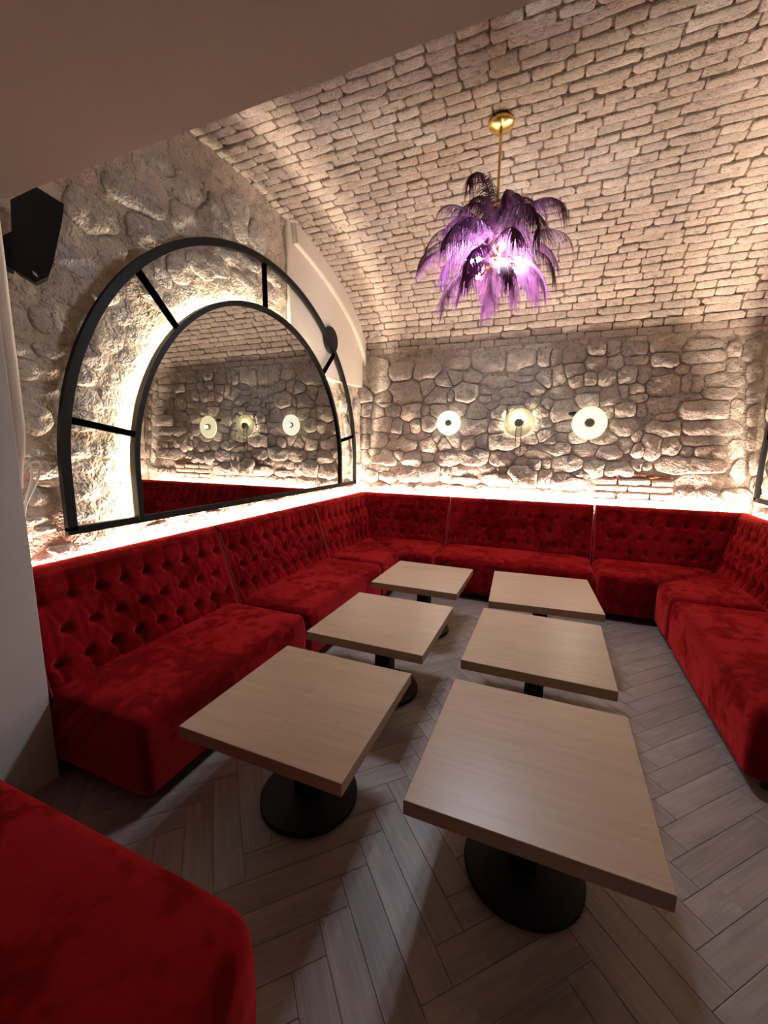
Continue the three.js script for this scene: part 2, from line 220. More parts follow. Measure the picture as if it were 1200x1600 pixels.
// ------------------------------------------------------------------ vault: whitewashed bricks in courses along the room
{
  const vault = struct('ceiling', 'whitewashed brick barrel vault');
  const N = 4000, S = [0], Z = [], Y = [];
  for (let i = 0; i <= N; i++) { const th = Math.PI * (1 - i / N); Z.push(VZ + VA * Math.cos(th)); Y.push(VY + VB * Math.sin(th)); if (i) S.push(S[i - 1] + Math.hypot(Z[i] - Z[i - 1], Y[i] - Y[i - 1])); }
  const at = (s) => { let lo = 0, hi = N; while (hi - lo > 1) { const m = (lo + hi) >> 1; if (S[m] < s) lo = m; else hi = m; } const z = Z[lo], y = Y[lo], n = new THREE.Vector3(0, -(y - VY) / VB ** 2, -(z - VZ) / VA ** 2).normalize(); return { z, y, n }; };
  let sEnd = 0; for (let i = 0; i <= N; i++) if (Z[i] < ZS + 0.1) sEnd = S[i];
  // bed of mortar, with its own thickness
  const bed = (off) => { const pos = [], uv = [], idx = [], nx = 120, ns = 170; for (let j = 0; j <= ns; j++) { const p = at(clamp(sEnd * j / ns, 1e-4, sEnd)); for (let i = 0; i <= nx; i++) { const x = XL - 0.15 + i / nx * (XR - XL + 0.3), h = off + (off > -0.1 ? 0.008 * fbm(x * 5, sEnd * j / ns * 5, 2, 3) : 0); pos.push(x, p.y + p.n.y * h, p.z + p.n.z * h); uv.push(x * 0.8, sEnd * j / ns * 0.8); } } for (let j = 0; j < ns; j++) for (let i = 0; i < nx; i++) { const a = j * (nx + 1) + i; idx.push(a, a + 1, a + nx + 1, a + 1, a + nx + 2, a + nx + 1); } return geo(pos, idx, uv); };
  mesh('mortar_bed', mergeGeometries([bed(0), bed(-0.2)]), M.joint, vault);
  const C = 0.0775, heads = Array.from({ length: 9 }, (_, k) => brickShape(0.15, 0.0715, 0.019, 900 + k * 13)), longs = Array.from({ length: 9 }, (_, k) => brickShape(0.28, 0.0715, 0.019, 1200 + k * 13, true)), r = rng(2024), all = [];
  const dirTo = new THREE.Vector3();
  for (let k = 0; (k + 1) * C < sEnd; k++) {
    let x = XL - 0.05 - r() * 0.2;
    while (x < XR + 0.05) {
      const long = r() < (k < 5 ? 0.62 : 0.26), nom = long ? 0.28 : 0.15, len = nom * (0.88 + 0.26 * r()), xc = x + len / 2 + 0.005;
      const s = clamp((k + 0.5) * C + 0.012 * perlin.noise(xc * 0.9, k * 0.11, 4.4) + 0.004 * (r() - 0.5), 0.02, sEnd), p = at(s), lift = -0.004 + 0.011 * (r() - 0.5) + 0.012 * perlin.noise(xc * 1.3, s * 1.3, 8);
      const yAx = new THREE.Vector3(1, 0, 0).cross(p.n).negate(), m = new THREE.Matrix4().makeBasis(new THREE.Vector3(1, 0, 0), yAx, p.n);
      m.multiply(new THREE.Matrix4().makeRotationFromEuler(new THREE.Euler(0.05 * (r() - 0.5), 0.04 * (r() - 0.5), 0.05 * (r() - 0.5))));
      m.scale(new THREE.Vector3(len / nom, 0.94 + 0.12 * r(), 0.8 + 0.5 * r()));
      const pos = new THREE.Vector3(xc, p.y, p.z).addScaledVector(p.n, lift); m.setPosition(pos);
      dirTo.copy(pos).sub(EYE); const q = pos.clone().project(camera), seen = Math.abs(q.x) < 1.02 && Math.abs(q.y) < 1.02 && dirTo.dot(new THREE.Vector3(0, 0, -1).applyQuaternion(camera.quaternion)) > 0;
      const tt = (ZS - EYE.z) / dirTo.z, hidden = EYE.y + dirTo.y * tt > YS;
      const area = len * 0.067 * Math.abs(dirTo.clone().normalize().dot(p.n)) / dirTo.lengthSq();
      all.push({ m, area: (seen && !hidden ? 1 : 0.0001) * area, g: (long ? longs : heads)[Math.floor(r() * 9)], c: Math.floor(r() * 5) });
      x += len + 0.006 + 0.005 * r();
    }
  }
  all.sort((a, b) => b.area - a.area);
  all.slice(0, 300).forEach((b) => { const o = mesh('brick', b.g, M.brick[b.c], vault); o.applyMatrix4(b.m); });
  for (let c = 0; c < 5; c++) { const g = all.slice(300).filter((b) => b.c === c).map((b) => b.g.clone().applyMatrix4(b.m)); const o = mesh('bricks_beyond', mergeGeometries(g), M.brick[c], vault); o.userData.kind = 'stuff'; }
}

// ------------------------------------------------------------------ end walls: lunettes of lumpy limewashed rubble
const archIn = (z, m = 0) => { const k = 1 - ((z - VZ) / VA) ** 2; return k > 0 ? VY + VB * Math.sqrt(k) - m : VY; };
function lunette(name, label, side, X, pxSeeds, seed, zm) {          // side +1: wall faces +x
  const wall = struct(name, label), place = (u, v, n) => [X + side * n, v, u];
  const base = (u, v) => 0.005 + 0.062 * fbm(u * 1.5 + seed, v * 1.5, 1.3 + seed, 3) + 0.05 * Math.abs(fbm(u * 4.2, v * 4.2 + seed, 5.5, 3)) + 0.014 * fbm(u * 11, v * 11, seed, 2);
  const amp = (u, v) => { const d = Math.hypot(u - zm, v - 1.37); return 1 - 0.6 * smooth(1.62, 1.42, d); }, soft = (u, v) => Math.min(0.055, base(u, v)) * amp(u, v);
  mesh('rubble_face', reliefSheet(230, 190, (a, b) => { const z = ZB - 0.02 + a * (ZS - 0.02 - ZB + 0.3); return [z, b * (archIn(z) + 0.03)]; }, place, soft), M.rubble, wall);
  mesh('masonry_core', box(0.3, 3.9, ZS - ZB + 0.6, X - side * 0.2, 1.95, (ZB + ZS) / 2), M.mortar, wall);
  stoneWall(wall, pxSeeds, place, soft, { seed, amp, relief: 0.036, joint: 0.006, proud: -0.002, drops: [0.12, 0.55, 0.88], jag: 0.45, inside: (u, v) => v < archIn(u, 0.03) && !(side > 0 && u < -3.42 && v > 2.26), grow: 1.6 });
  return wall;
}
{
  const px = [[34, 505, 30, 34], [75, 500, 36, 30], [40, 548, 30, 22], [78, 548, 40, 18], [42, 577, 30, 28], [66, 612, 44, 22], [56, 655, 44, 36], [50, 708, 32, 10], [62, 775, 30, 26], [76, 757, 34, 9], [54, 815, 40, 10], [70, 828, 26, 9], [70, 735, 36, 20], [145, 560, 36, 24], [130, 587, 34, 26], [140, 625, 44, 30], [128, 658, 40, 24], [172, 622, 26, 24], [122, 705, 36, 18], [155, 703, 20, 16], [128, 731, 40, 14], [128, 768, 44, 26], [165, 737, 20, 26], [178, 703, 24, 20], [132, 806, 44, 12], [172, 790, 30, 24], [188, 762, 22, 18],
    [150, 335, 60, 50], [120, 405, 50, 34], [215, 305, 66, 42], [235, 362, 50, 40], [300, 295, 66, 42], [258, 258, 60, 28], [338, 335, 44, 50], [375, 340, 32, 50], [402, 368, 26, 36], [180, 385, 34, 30], [290, 345, 30, 40],
    [168, 462, 30, 26], [192, 492, 30, 24], [238, 452, 30, 24], [256, 432, 24, 24], [282, 422, 24, 34], [303, 462, 36, 20], [273, 473, 24, 16], [332, 420, 56, 30], [366, 402, 34, 20], [352, 442, 30, 24], [396, 412, 24, 16], [382, 442, 30, 20], [216, 522, 24, 20], [178, 532, 30, 24], [205, 560, 24, 22], [190, 590, 24, 24], [430, 430, 18, 26], [428, 460, 18, 16],
    [516, 640, 14, 18], [523, 665, 12, 18], [526, 705, 12, 20], [528, 735, 12, 18], [541, 632, 12, 24], [546, 665, 10, 26], [548, 715, 10, 26], [505, 620, 16, 14], [558, 690, 10, 22], [560, 640, 10, 24], [562, 735, 8, 20],
    [150, 846, 50, 14], [202, 836, 46, 13], [252, 824, 46, 12], [302, 813, 44, 12], [350, 803, 42, 11], [394, 794, 38, 10], [434, 785, 34, 9], [472, 777, 32, 9], [508, 769, 28, 8], [540, 761, 24, 8], [100, 860, 44, 16], [70, 872, 30, 12], [380, 560, 60, 40], [330, 640, 70, 50], [450, 620, 50, 40]];
  const seeds = px.map(([x, y, w, h]) => { const c = onX(x, y, XL + 0.03), e = onX(x + w / 2, y, XL + 0.03), t = onX(x, y - h / 2, XL + 0.03); return [c.z, c.y, Math.abs(e.z - c.z), Math.abs(t.y - c.y)]; });
  const wall = lunette('wall_left', 'limewashed rubble end wall behind the arched mirror', 1, XL, seeds, 21, -2.985);
  // the smooth plastered corner under the vault
  const pan = (inset, x) => { const pts = []; for (let i = 0; i <= 24; i++) { const z = -3.40 - inset - (1.62 - inset) * i / 24; pts.push([z, archIn(z, 0.02 + inset)]); } pts.push([-5.03, 2.30], [-4.2, 2.27 + inset * 0.2], [-3.40 - inset, 2.29]); const sh = new THREE.Shape(pts.map((p) => new THREE.Vector2(-p[0], p[1]))); const g = new THREE.ExtrudeGeometry(sh, { depth: x, bevelEnabled: true, bevelSize: 0.012, bevelThickness: 0.012, bevelSegments: 2, curveSegments: 4 }); g.rotateY(Math.PI / 2); g.translate(XL - 0.03, 0, 0); return g; };
  mesh('plaster_panel', pan(0, 0.062), M.plaster, wall);
  // plastered band that follows the vault
  const bo = [], bi = []; for (let i = 0; i <= 30; i++) { const z = -3.46 - 1.56 * i / 30; bo.push(new THREE.Vector2(-z, archIn(z, 0.015))); bi.unshift(new THREE.Vector2(-z + 0.02, Math.max(2.42, archIn(z, 0.17 + 0.05 * i / 30)))); }
  const bg = new THREE.ExtrudeGeometry(new THREE.Shape([...bo, ...bi]), { depth: 0.05, bevelEnabled: true, bevelSize: 0.012, bevelThickness: 0.018, bevelSegments: 3 }); bg.rotateY(Q); bg.translate(XL + 0.018, 0, 0); mesh('plaster_band', bg, M.plaster, wall);
  // worn stone edge next to the white pier
  const jamb = []; for (let i = 0; i <= 12; i++) { const y = 1.34 + i * 0.09; jamb.push([-2.118 - 0.07 * smooth(1.6, 1.34, y) + 0.004 * perlin.noise(0.3, y * 3, 0.7), y, -1.052 + 0.006 * perlin.noise(4.3, y * 3, 0.7)]); }
  mesh('worn_jamb', tube(jamb, 0.028, 60, 14), M.plaster, wall);
}
{
  const r = rng(33), seeds = []; let v = 0.9; while (v < 3.3) { const h = 0.16 + 0.12 * r(); let z = ZB + 0.05 + 0.1 * r(); while (z < ZS - 0.1) { const w = 0.2 + 0.22 * r(); if (v < archIn(z + w / 2, 0.15)) seeds.push([z + w / 2, v + 0.05 * (r() - 0.5), w / 2, h / 2]); z += w + 0.05; } v += h + 0.03; }
  lunette('wall_right', 'limewashed rubble end wall opposite the large mirror', -1, XR, seeds, 43, -3.12);
}
// ------------------------------------------------------------------ the plain part of the room around the photographer
mesh('slab', box(XR - XL + 1.2, 0.25, ZF - ZS + 0.2, (XL + XR) / 2, YS + 0.125, (ZF + ZS + 0.2) / 2), M.drywall, struct('ceiling_soffit', 'flat smooth white ceiling with a straight edge before the vault'));
mesh('bulkhead', box(XR - XL + 0.8, 1.35, 0.2, (XL + XR) / 2, YS + 0.25 + 0.62, ZS + 0.14), M.drywall, struct('wall_over_soffit', 'plain wall above the flat ceiling edge'));
mesh('pier', rbox(0.5, YS + 0.02, ZF - ZS + 0.2, XP - 0.25, YS / 2, (ZF + ZS + 0.2) / 2, 0.004), M.drywall, struct('wall_pier', 'plain white painted wall at the end of the red seating'));
mesh('side', box(0.3, YS + 0.02, ZF - ZS + 0.2, XR + 0.15, YS / 2, (ZF + ZS + 0.2) / 2), M.drywall, struct('wall_side', 'plain white painted side wall'));
mesh('front', box(XR - XL + 1.2, YS + 0.02, 0.2, (XL + XR) / 2, YS / 2, ZF + 0.1), M.drywall, struct('wall_front', 'plain wall facing the vaulted part'));

// ================================================================== THINGS
// ------------------------------------------------------------------ red velvet seating
const SEAT = { h: 0.43, back: 0.27, front: 0.85, top: 0.955, foot: 0.07 };
function seatModule(label, pos, turn, u0, u1, { mitre0 = 0, mitre1 = 0, group, shift = 0, seed = 1, cornerR = 0.03, tufts = true } = {}) {
  const t = thing('sofa_module', label, 'sofa', pos, turn, group);
  const a0 = (z) => u0 + 0.004 + mitre0 * z, a1 = (z) => u1 - 0.004 - mitre1 * z, r = rng(seed * 991);
  // seat: an upholstered block with soft edges
  const bz = 0.05, gp = 0.004, zr = SEAT.back - 0.10, zf = SEAT.front;
  const poly = [[a0(zr) + gp, zr], [a1(zr) - gp, zr], [a1(zf) - gp, zf], [a0(zf) + gp, zf]];
  {
    // top and front as a gently padded, rounded block built ring by ring
    const shrink = (d) => { const k = [[a0(zr) + gp + d * (1 + 0.0), zr], [a1(zr) - gp - d, zr], [a1(zf) - gp - d - mitre1 * 0, zf - d], [a0(zf) + gp + d, zf - d]]; return k; };
    const outline = (d, rad) => {      // rounded polygon, 4 corners
      const p = shrink(d), out = [], n = 10, rr = Math.max(0.004, rad - d);
      for (let i = 0; i < 4; i++) {
        const A = p[(i + 3) % 4], B = p[i], C = p[(i + 1) % 4], la = Math.hypot(A[0] - B[0], A[1] - B[1]), lc = Math.hypot(C[0] - B[0], C[1] - B[1]), q = i < 2 ? 0.004 : Math.min(rr, la * 0.4, lc * 0.4);
        const s = [B[0] + (A[0] - B[0]) / la * q, B[1] + (A[1] - B[1]) / la * q], e = [B[0] + (C[0] - B[0]) / lc * q, B[1] + (C[1] - B[1]) / lc * q];
        for (let k = 0; k <= 5; k++) { const w = k / 5; out.push([(1 - w) ** 2 * s[0] + 2 * w * (1 - w) * B[0] + w * w * e[0], (1 - w) ** 2 * s[1] + 2 * w * (1 - w) * B[1] + w * w * e[1]]); }
        for (let k = 1; k < n; k++) { const D = p[(i + 1) % 4], F = p[(i + 2) % 4], ld = Math.hypot(F[0] - D[0], F[1] - D[1]), lb = lc, q2 = (i + 1) % 4 < 2 ? 0.004 : Math.min(rr, lb * 0.4, ld * 0.4), e2 = [D[0] + (B[0] - D[0]) / lb * q2, D[1] + (B[1] - D[1]) / lb * q2], w = k / n; out.push([e[0] + (e2[0] - e[0]) * w, e[1] + (e2[1] - e[1]) * w]); }
      }
      return out;
    };
    const rings = [[0.02, SEAT.foot], [0, SEAT.foot + 0.02], [-0.004, 0.2], [-0.006, 0.3], [0, SEAT.h - 0.05], [0.008, SEAT.h - 0.028], [0.024, SEAT.h - 0.010], [0.05, SEAT.h], [0.11, SEAT.h + 0.007], [0.19, SEAT.h + 0.010]].map(([d, y]) => outline(d, cornerR + 0.02).map((p) => [p[0], y, p[1]]));
    const pos = [], uv = [], idx = [], n = rings[0].length;
    rings.forEach((R, k) => R.forEach((p) => { pos.push(...p); uv.push(p[0] * 0.9 + seed * 0.31, (p[2] - (k < 7 ? p[1] : SEAT.h)) * 0.9 + seed * 0.17); }));
    for (let k = 0; k < rings.length - 1; k++) for (let i = 0; i < n; i++) { const j = (i + 1) % n; idx.push(k * n + i, k * n + n + i, k * n + j, k * n + j, k * n + n + i, k * n + n + j); }
    const top = rings[rings.length - 1], cen = top.reduce((s, p) => [s[0] + p[0] / n, s[1] + p[2] / n], [0, 0]); pos.push(cen[0], SEAT.h + 0.011, cen[1]); uv.push(cen[0] * 0.9 + seed * 0.31, (cen[1] - SEAT.h) * 0.9 + seed * 0.17);
    const c = pos.length / 3 - 1, o = (rings.length - 1) * n; for (let i = 0; i < n; i++) idx.push(o + i, c, o + (i + 1) % n);
    mesh('seat', geo(pos, idx, uv), M.velvet, t);
  }
  // backrest: buttoned panel that leans back
  const H = SEAT.top - 0.40, uA = a0(0.18), uB = a1(0.18), len = uB - uA, cols = Math.max(3, Math.round(len / 0.132)), sp = len / cols, rows = [0.24, 0.51, 0.775], btn = [];
  rows.forEach((f, k) => { for (let i = 0; i < cols + (k === 1 ? 1 : 0); i++) { const u = uA + (k === 1 ? i : i + 0.5) * sp; if (u > uA + 0.03 && u < uB - 0.03) btn.push([u, f, k]); } });
  const face = (f) => { const y = SEAT.top - 0.03 - f * (H - 0.03), z = 0.115 + (SEAT.back + 0.01 - 0.115) * f; return [y, z]; };
  const dip = (u, f) => {
    let d = 0; const v = f * H;
    for (const [bu, bf, k] of btn) {
      const du = u - bu, dv = v - bf * H; if (Math.abs(du) > 0.15) continue;
      d += 0.046 * Math.exp(-(du * du + dv * dv) / (0.026 * 0.026));
      if (k === 0 && dv < 0) d += 0.016 * Math.exp(-(du * du) / (0.009 * 0.009)) * smooth(-bf * H, -0.01, dv + 0.03);
      if (k === 2 && dv > 0) d += 0.017 * Math.exp(-(du * du) / (0.009 * 0.009));
      for (const [cu, cf] of btn) { if (cf <= bf || Math.abs(cu - bu) > sp * 0.6) continue; const ex = cu - bu, ey = (cf - bf) * H, l2 = ex * ex + ey * ey, w = clamp((du * ex + dv * ey) / l2, 0, 1), q = Math.hypot(du - w * ex, dv - w * ey); d = Math.max(d, 0.006 * Math.exp(-(q * q) / (0.012 * 0.012))); }
    }
    const e = Math.min(u - uA, uB - u); return Math.min(d, 0.056) + 0.02 * Math.exp(-e / 0.015);
  };
  {
    const prof = []; for (let i = 0; i <= 52; i++) { const f = 1.0 - i / 52, p = face(f); prof.push([p[0], p[1], f]); }
    prof.push([SEAT.top - 0.012, 0.100, -1], [SEAT.top - 0.002, 0.082, -1], [SEAT.top, 0.055, -1], [SEAT.top - 0.004, 0.025, -1], [SEAT.top - 0.02, 0.006, -1], [SEAT.top - 0.06, 0, -1], [0.3, 0, -1], [SEAT.foot + 0.01, 0, -1]);
    const nu = Math.max(24, Math.round(len / 0.0105)), pos = [], uv = [], idx = [], n = prof.length, nz = (SEAT.back - 0.115) / H, ny = 1;
    for (let i = 0; i <= nu; i++) for (const [y, z, f] of prof) {
      const zz = z, A = a0(zz), B = a1(zz), u = A + (B - A) * i / nu, un = uA + len * i / nu, taper = f >= 0 ? dip(un, f) : (y > SEAT.top - 0.03 && z > 0.05 ? 0.4 * dip(un, 0.02) : 0);
      const puff = f >= 0 ? 0.012 : 0; pos.push(u, y - taper * 0.25 * (f >= 0 ? nz * 4 : 0.6), z + puff - taper * (f >= 0 ? 1 : 0)); uv.push(u * 0.9 + seed * 0.23, (y - z) * 0.9 + seed * 0.41);
    }
    for (let i = 0; i < nu; i++) for (let k = 0; k < n - 1; k++) { const a = i * n + k; idx.push(a, a + n, a + 1, a + 1, a + n, a + n + 1); }
    for (const i of [0, nu]) { const o = i * n; for (let k = 1; k < n - 1; k++) idx.push(...(i ? [o, o + k + 1, o + k] : [o, o + k, o + k + 1])); }
    const back = mesh('backrest', geo(pos, idx, uv), M.velvet, t);
    if (tufts) for (const [u, f] of btn) { const [y, z] = face(f), g = buttonGeo, zz = z, A = a0(zz), B = a1(zz), b = mesh('button', g, M.button, back); b.position.set(A + (B - A) * (u - uA) / len, y - 0.006, z + 0.012 - 0.053); b.rotation.x = -0.27; }
  }
  // piping down both ends of the backrest and dark feet
  for (const e of [0, 1]) { if (e ? mitre1 : mitre0) continue; const u = (z) => (e ? a1(z) - 0.004 : a0(z) + 0.004), pts = [1.0, 0.75, 0.5, 0.25, 0.02].map((f) => { const [y, z] = face(f); return [u(z), y, z - 0.002]; }); mesh('piping', tube(pts, 0.0045, 16, 6), M.piping, t); }
  for (const [u, z] of [[a0(0.3) + 0.08, 0.30], [a1(0.3) - 0.08, 0.30], [a0(0.74) + 0.08, 0.74], [a1(0.74) - 0.08, 0.74]]) { const g = new THREE.CylinderGeometry(0.022, 0.016, SEAT.foot + 0.012, 14); g.translate(u, (SEAT.foot + 0.012) / 2, z); mesh('leg', g, M.foot, t); }
  mesh('base_frame', box(Math.max(0.1, Math.min(a1(0.3), a1(0.7)) - Math.max(a0(0.3), a0(0.7)) - 0.1), 0.05, 0.44, (Math.min(a1(0.3), a1(0.7)) + Math.max(a0(0.3), a0(0.7))) / 2, SEAT.foot + 0.025, 0.5), M.foot, t);
  return t;
}
const buttonGeo = (() => { const g = new THREE.SphereGeometry(0.011, 8, 5); g.scale(1, 1, 0.55); return g; })();
const RL = [-2.30, 0, -1.0], RB = [-2.30, 0, -4.85], RR = [1.75, 0, -4.85];
seatModule('long red velvet sofa section ending at the white wall', RL, Q, 0, 1.22, { seed: 1 });
seatModule('red velvet sofa section under the arched mirror, between two others', RL, Q, 1.22, 2.53, { seed: 2 });
seatModule('red velvet corner sofa section with the arched mirror behind it, mitred seat', RL, Q, 2.53, 3.85, { seed: 3, mitre1: 1 });
seatModule('red velvet corner sofa section under the small white disc lamp, mitred seat', RB, 0, 0, 1.21, { seed: 4, mitre0: 1 });
seatModule('straight red velvet sofa section under the three disc lamps', RB, 0, 1.215, 2.735, { seed: 5 });
seatModule('red velvet corner sofa section below the bricked-up niche', RB, 0, 2.745, 4.05, { seed: 6, mitre1: 1 });
seatModule('red velvet corner sofa section with a diagonal seat edge beside the niche corner', RR, -Q, 0, 1.285, { seed: 7, mitre0: 1 });
seatModule('long red velvet sofa section opposite the big mirror with dark feet', RR, -Q, 1.295, 2.72, { seed: 8 });
seatModule('red velvet bench end standing across from the tables in the dark', [-0.54, 0, 0.19], Math.PI, 0, 1.46, { seed: 9, cornerR: 0.12 });

// ------------------------------------------------------------------ low square tables
function table(label, x, z, turn = 0, w = 0.70, d = 0.72, k = 0) {
  const t = thing('low_table', label, 'table', [x, 0, z], turn, 'low square tables'), h = 0.477, th = 0.05;
  const top = rbox(w, th, d, 0, h - th / 2, 0, 0.003, 2), p = top.attributes.position, uv = top.attributes.uv, n = top.attributes.normal;
  for (let i = 0; i < p.count; i++) { const side = Math.abs(n.getY(i)) < 0.5; uv.setXY(i, (p.getX(i) + (side ? p.getZ(i) : 0)) * 1.0 + k * 0.37, (side ? p.getY(i) : p.getZ(i)) * 1.0 + k * 0.29); }
  mesh('table_top', top, M.oak, t);
  mesh('mounting_plate', box(0.34, 0.008, 0.34, 0, h - th - 0.004, 0), M.iron, t);
  mesh('column', rbox(0.10, h - th - 0.03, 0.10, 0, (h - th - 0.008 + 0.02) / 2, 0, 0.008), M.iron, t);
  mesh('base_plate', new THREE.LatheGeometry([[0, 0.001], [0.205, 0.001], [0.212, 0.006], [0.212, 0.020], [0.207, 0.026], [0.12, 0.032], [0.07, 0.040], [0, 0.042]].map((q) => new THREE.Vector2(...q)), 48), M.iron, t);
  return t;
}
table('pale wooden low table nearest the dark bench end', -0.90, -1.365, 0, 0.70, 0.70, 0);
table('pale wooden low table with a bluish sheen on its corner', 0.0, -1.395, 0, 0.70, 0.72, 1);
table('pale wooden low table in the middle of the row along the mirror', -0.90, -2.25, 0, 0.70, 0.71, 2);
table('pale wooden low table in the middle of the row away from the mirror', -0.01, -2.305, 0, 0.70, 0.74, 3);
table('pale wooden low table tucked into the corner by the mitred seats', -0.925, -3.19, 0, 0.685, 0.67, 4);
table('slightly turned pale wooden low table before the straight back sofa', -0.01, -3.215, 0.075, 0.735, 0.75, 5);

// ------------------------------------------------------------------ arched mirrors in black iron frames
function archMirror(label, x, side, zc) {
  const t = thing('arched_mirror', label, 'mirror', [x, 0, zc]), yc = 1.37, y0 = 1.085, Ro = 1.66, Ri = 1.275, N = [side, 0, 0];
  const arch = (R, w, d, n = 72) => {     // flat bar bent round the arch with straight legs
    const path = [[y0, R]]; for (let i = 0; i <= n; i++) { const a = Math.PI * i / n; path.push([yc + R * Math.sin(a), R * Math.cos(a)]); } path.push([y0, -R]);
    const pos = [], idx = []; path.forEach(([y, z], i) => { const a = i === 0 ? 0 : i > n + 1 ? Math.PI : Math.PI * (i - 1) / n, ny = Math.sin(a), nz = Math.cos(a); for (const [e, q] of [[-w / 2, -d / 2], [w / 2, -d / 2], [w / 2, d / 2], [-w / 2, d / 2]]) pos.push(side * q, y + ny * e, z + nz * e); });
    for (let i = 0; i < path.length - 1; i++) for (let k = 0; k < 4; k++) { const a = i * 4 + k, b = i * 4 + (k + 1) % 4; idx.push(a, b, a + 4, b, b + 4, a + 4); }
    const e = (path.length - 1) * 4; idx.push(0, 2, 1, 0, 3, 2, e, e + 1, e + 2, e, e + 2, e + 3); const g = geo(pos, idx).toNonIndexed(); g.computeVertexNormals(); return g;
  };
  mesh('outer_frame', arch(Ro, 0.048, 0.03), M.frame, t);
  mesh('bottom_bar', box(0.03, 0.04, 2 * Ro + 0.048, 0, y0, 0), M.frame, t);
  for (const deg of [10, 45, 90, 135, 170]) { const a = deg * DEG, c = Math.cos(a), s = Math.sin(a); mesh('spoke', bar([0, yc + Ri * s, Ri * c], [0, yc + Ro * s, Ro * c], 0.034, 0.026, N), M.frame, t); }
  mesh('mirror_frame', arch(Ri, 0.034, 0.045), M.frame, t);
  for (const sgn of [1, -1]) {   // two panes that meet in a thin vertical joint
    const sh = new THREE.Shape(), R = Ri - 0.012, g0 = 0.0015; sh.moveTo(sgn * g0, y0 + 0.015); sh.lineTo(sgn * R, y0 + 0.015); sh.lineTo(sgn * R, yc); for (let i = 1; i <= 40; i++) { const a = Math.PI / 2 * i / 40; sh.lineTo(sgn * Math.max(R * Math.cos(a), g0), yc + R * Math.sin(a)); } sh.closePath();
    const g = new THREE.ExtrudeGeometry(sh, { depth: 0.006, bevelEnabled: false }); g.rotateY(Math.PI / 2); g.translate(-0.003, 0, 0); mesh('mirror_pane', g, M.mirror, t);
  }
  mesh('backing_board', (() => { const sh = new THREE.Shape(); const R = Ri - 0.03; sh.moveTo(-R, y0 + 0.02); sh.lineTo(R, y0 + 0.02); sh.lineTo(R, yc); for (let i = 1; i <= 48; i++) { const a = Math.PI * i / 48; sh.lineTo(R * Math.cos(a), yc + R * Math.sin(a)); } const g = new THREE.ExtrudeGeometry(sh, { depth: 0.01, bevelEnabled: false }); g.rotateY(Math.PI / 2); g.translate(-side * 0.012 - 0.005, 0, 0); return g; })(), M.iron, t);
  // light strip round the back of the mirror
  const R = Ri - 0.012, strip = []; strip.push([-side * 0.030, y0 + 0.02, R]); for (let i = 0; i <= 60; i++) { const a = Math.PI * i / 60; strip.push([-side * 0.030, yc + R * Math.sin(a), R * Math.cos(a)]); } strip.push([-side * 0.030, y0 + 0.02, -R]);
  mesh('led_strip', tube(strip, 0.005, 48, 4), glow(L.mirror[0], 5), t);
  const put = (y, z, ny, nz, len) => {   // one straight piece of the strip, shining outwards and a little towards the wall
    const l = new THREE.RectAreaLight(lin(L.mirror[0]), L.mirror[1], len, 0.014), dir = new THREE.Vector3(-side * 0.35, ny, nz).normalize(), tan = new THREE.Vector3(0, -nz, ny), zed = dir.clone().negate();
    l.name = 'mirror_led_light'; l.position.set(-side * 0.030, y + ny * 0.008, z + nz * 0.008); l.quaternion.setFromRotationMatrix(new THREE.Matrix4().makeBasis(tan, zed.clone().cross(tan), zed)); t.add(l);
  };
  const K = side > 0 ? 9 : 4; for (let i = 0; i < K; i++) { const a = Math.PI * (i + 0.5) / K, Rm = R * Math.cos(Math.PI / K / 2); put(yc + Rm * Math.sin(a), Rm * Math.cos(a), Math.sin(a), Math.cos(a), Math.PI * R / K * 0.98); }
  for (const s of [1, -1]) put((y0 + yc) / 2, s * R, 0, s, 0.27);
  return t;
}
archMirror('large arched mirror in a spoked black iron frame with glowing edge', -2.30, 1, -2.985);
archMirror('black iron arch frame on the wall opposite the large mirror', 1.765, -1, -3.12);

// ------------------------------------------------------------------ light strips hidden behind the backrests
function cove(label, pos, turn, len) {
  const t = thing('led_strip', label, 'light strip', pos, turn, 'light strips behind the backrests');
  mesh('profile', box(len, 0.012, 0.014, 0, -0.008, 0), M.badge, t); mesh('diffuser', box(len, 0.004, 0.012, 0, 0, 0), glow(L.cove[0], 6), t);
  const n = 1; for (let i = 0; i < n; i++) { const l = new THREE.RectAreaLight(lin(L.cove[0]), L.cove[1], len / n * 0.99, 0.014); l.name = 'cove_light'; l.position.set(-len / 2 + (i + 0.5) * len / n, 0.005, 0); l.rotation.x = Q; t.add(l); }
}
cove('glowing light strip hidden along the wall under the arched mirror', [-2.316, 0.82, -2.95], Q, 3.75);
cove('glowing light strip hidden along the rubble wall under the disc lamps', [-0.27, 0.85, -4.915], 0, 3.9);
cove('glowing light strip hidden along the wall opposite the mirror', [1.77, 0.85, -3.6], -Q, 2.5);

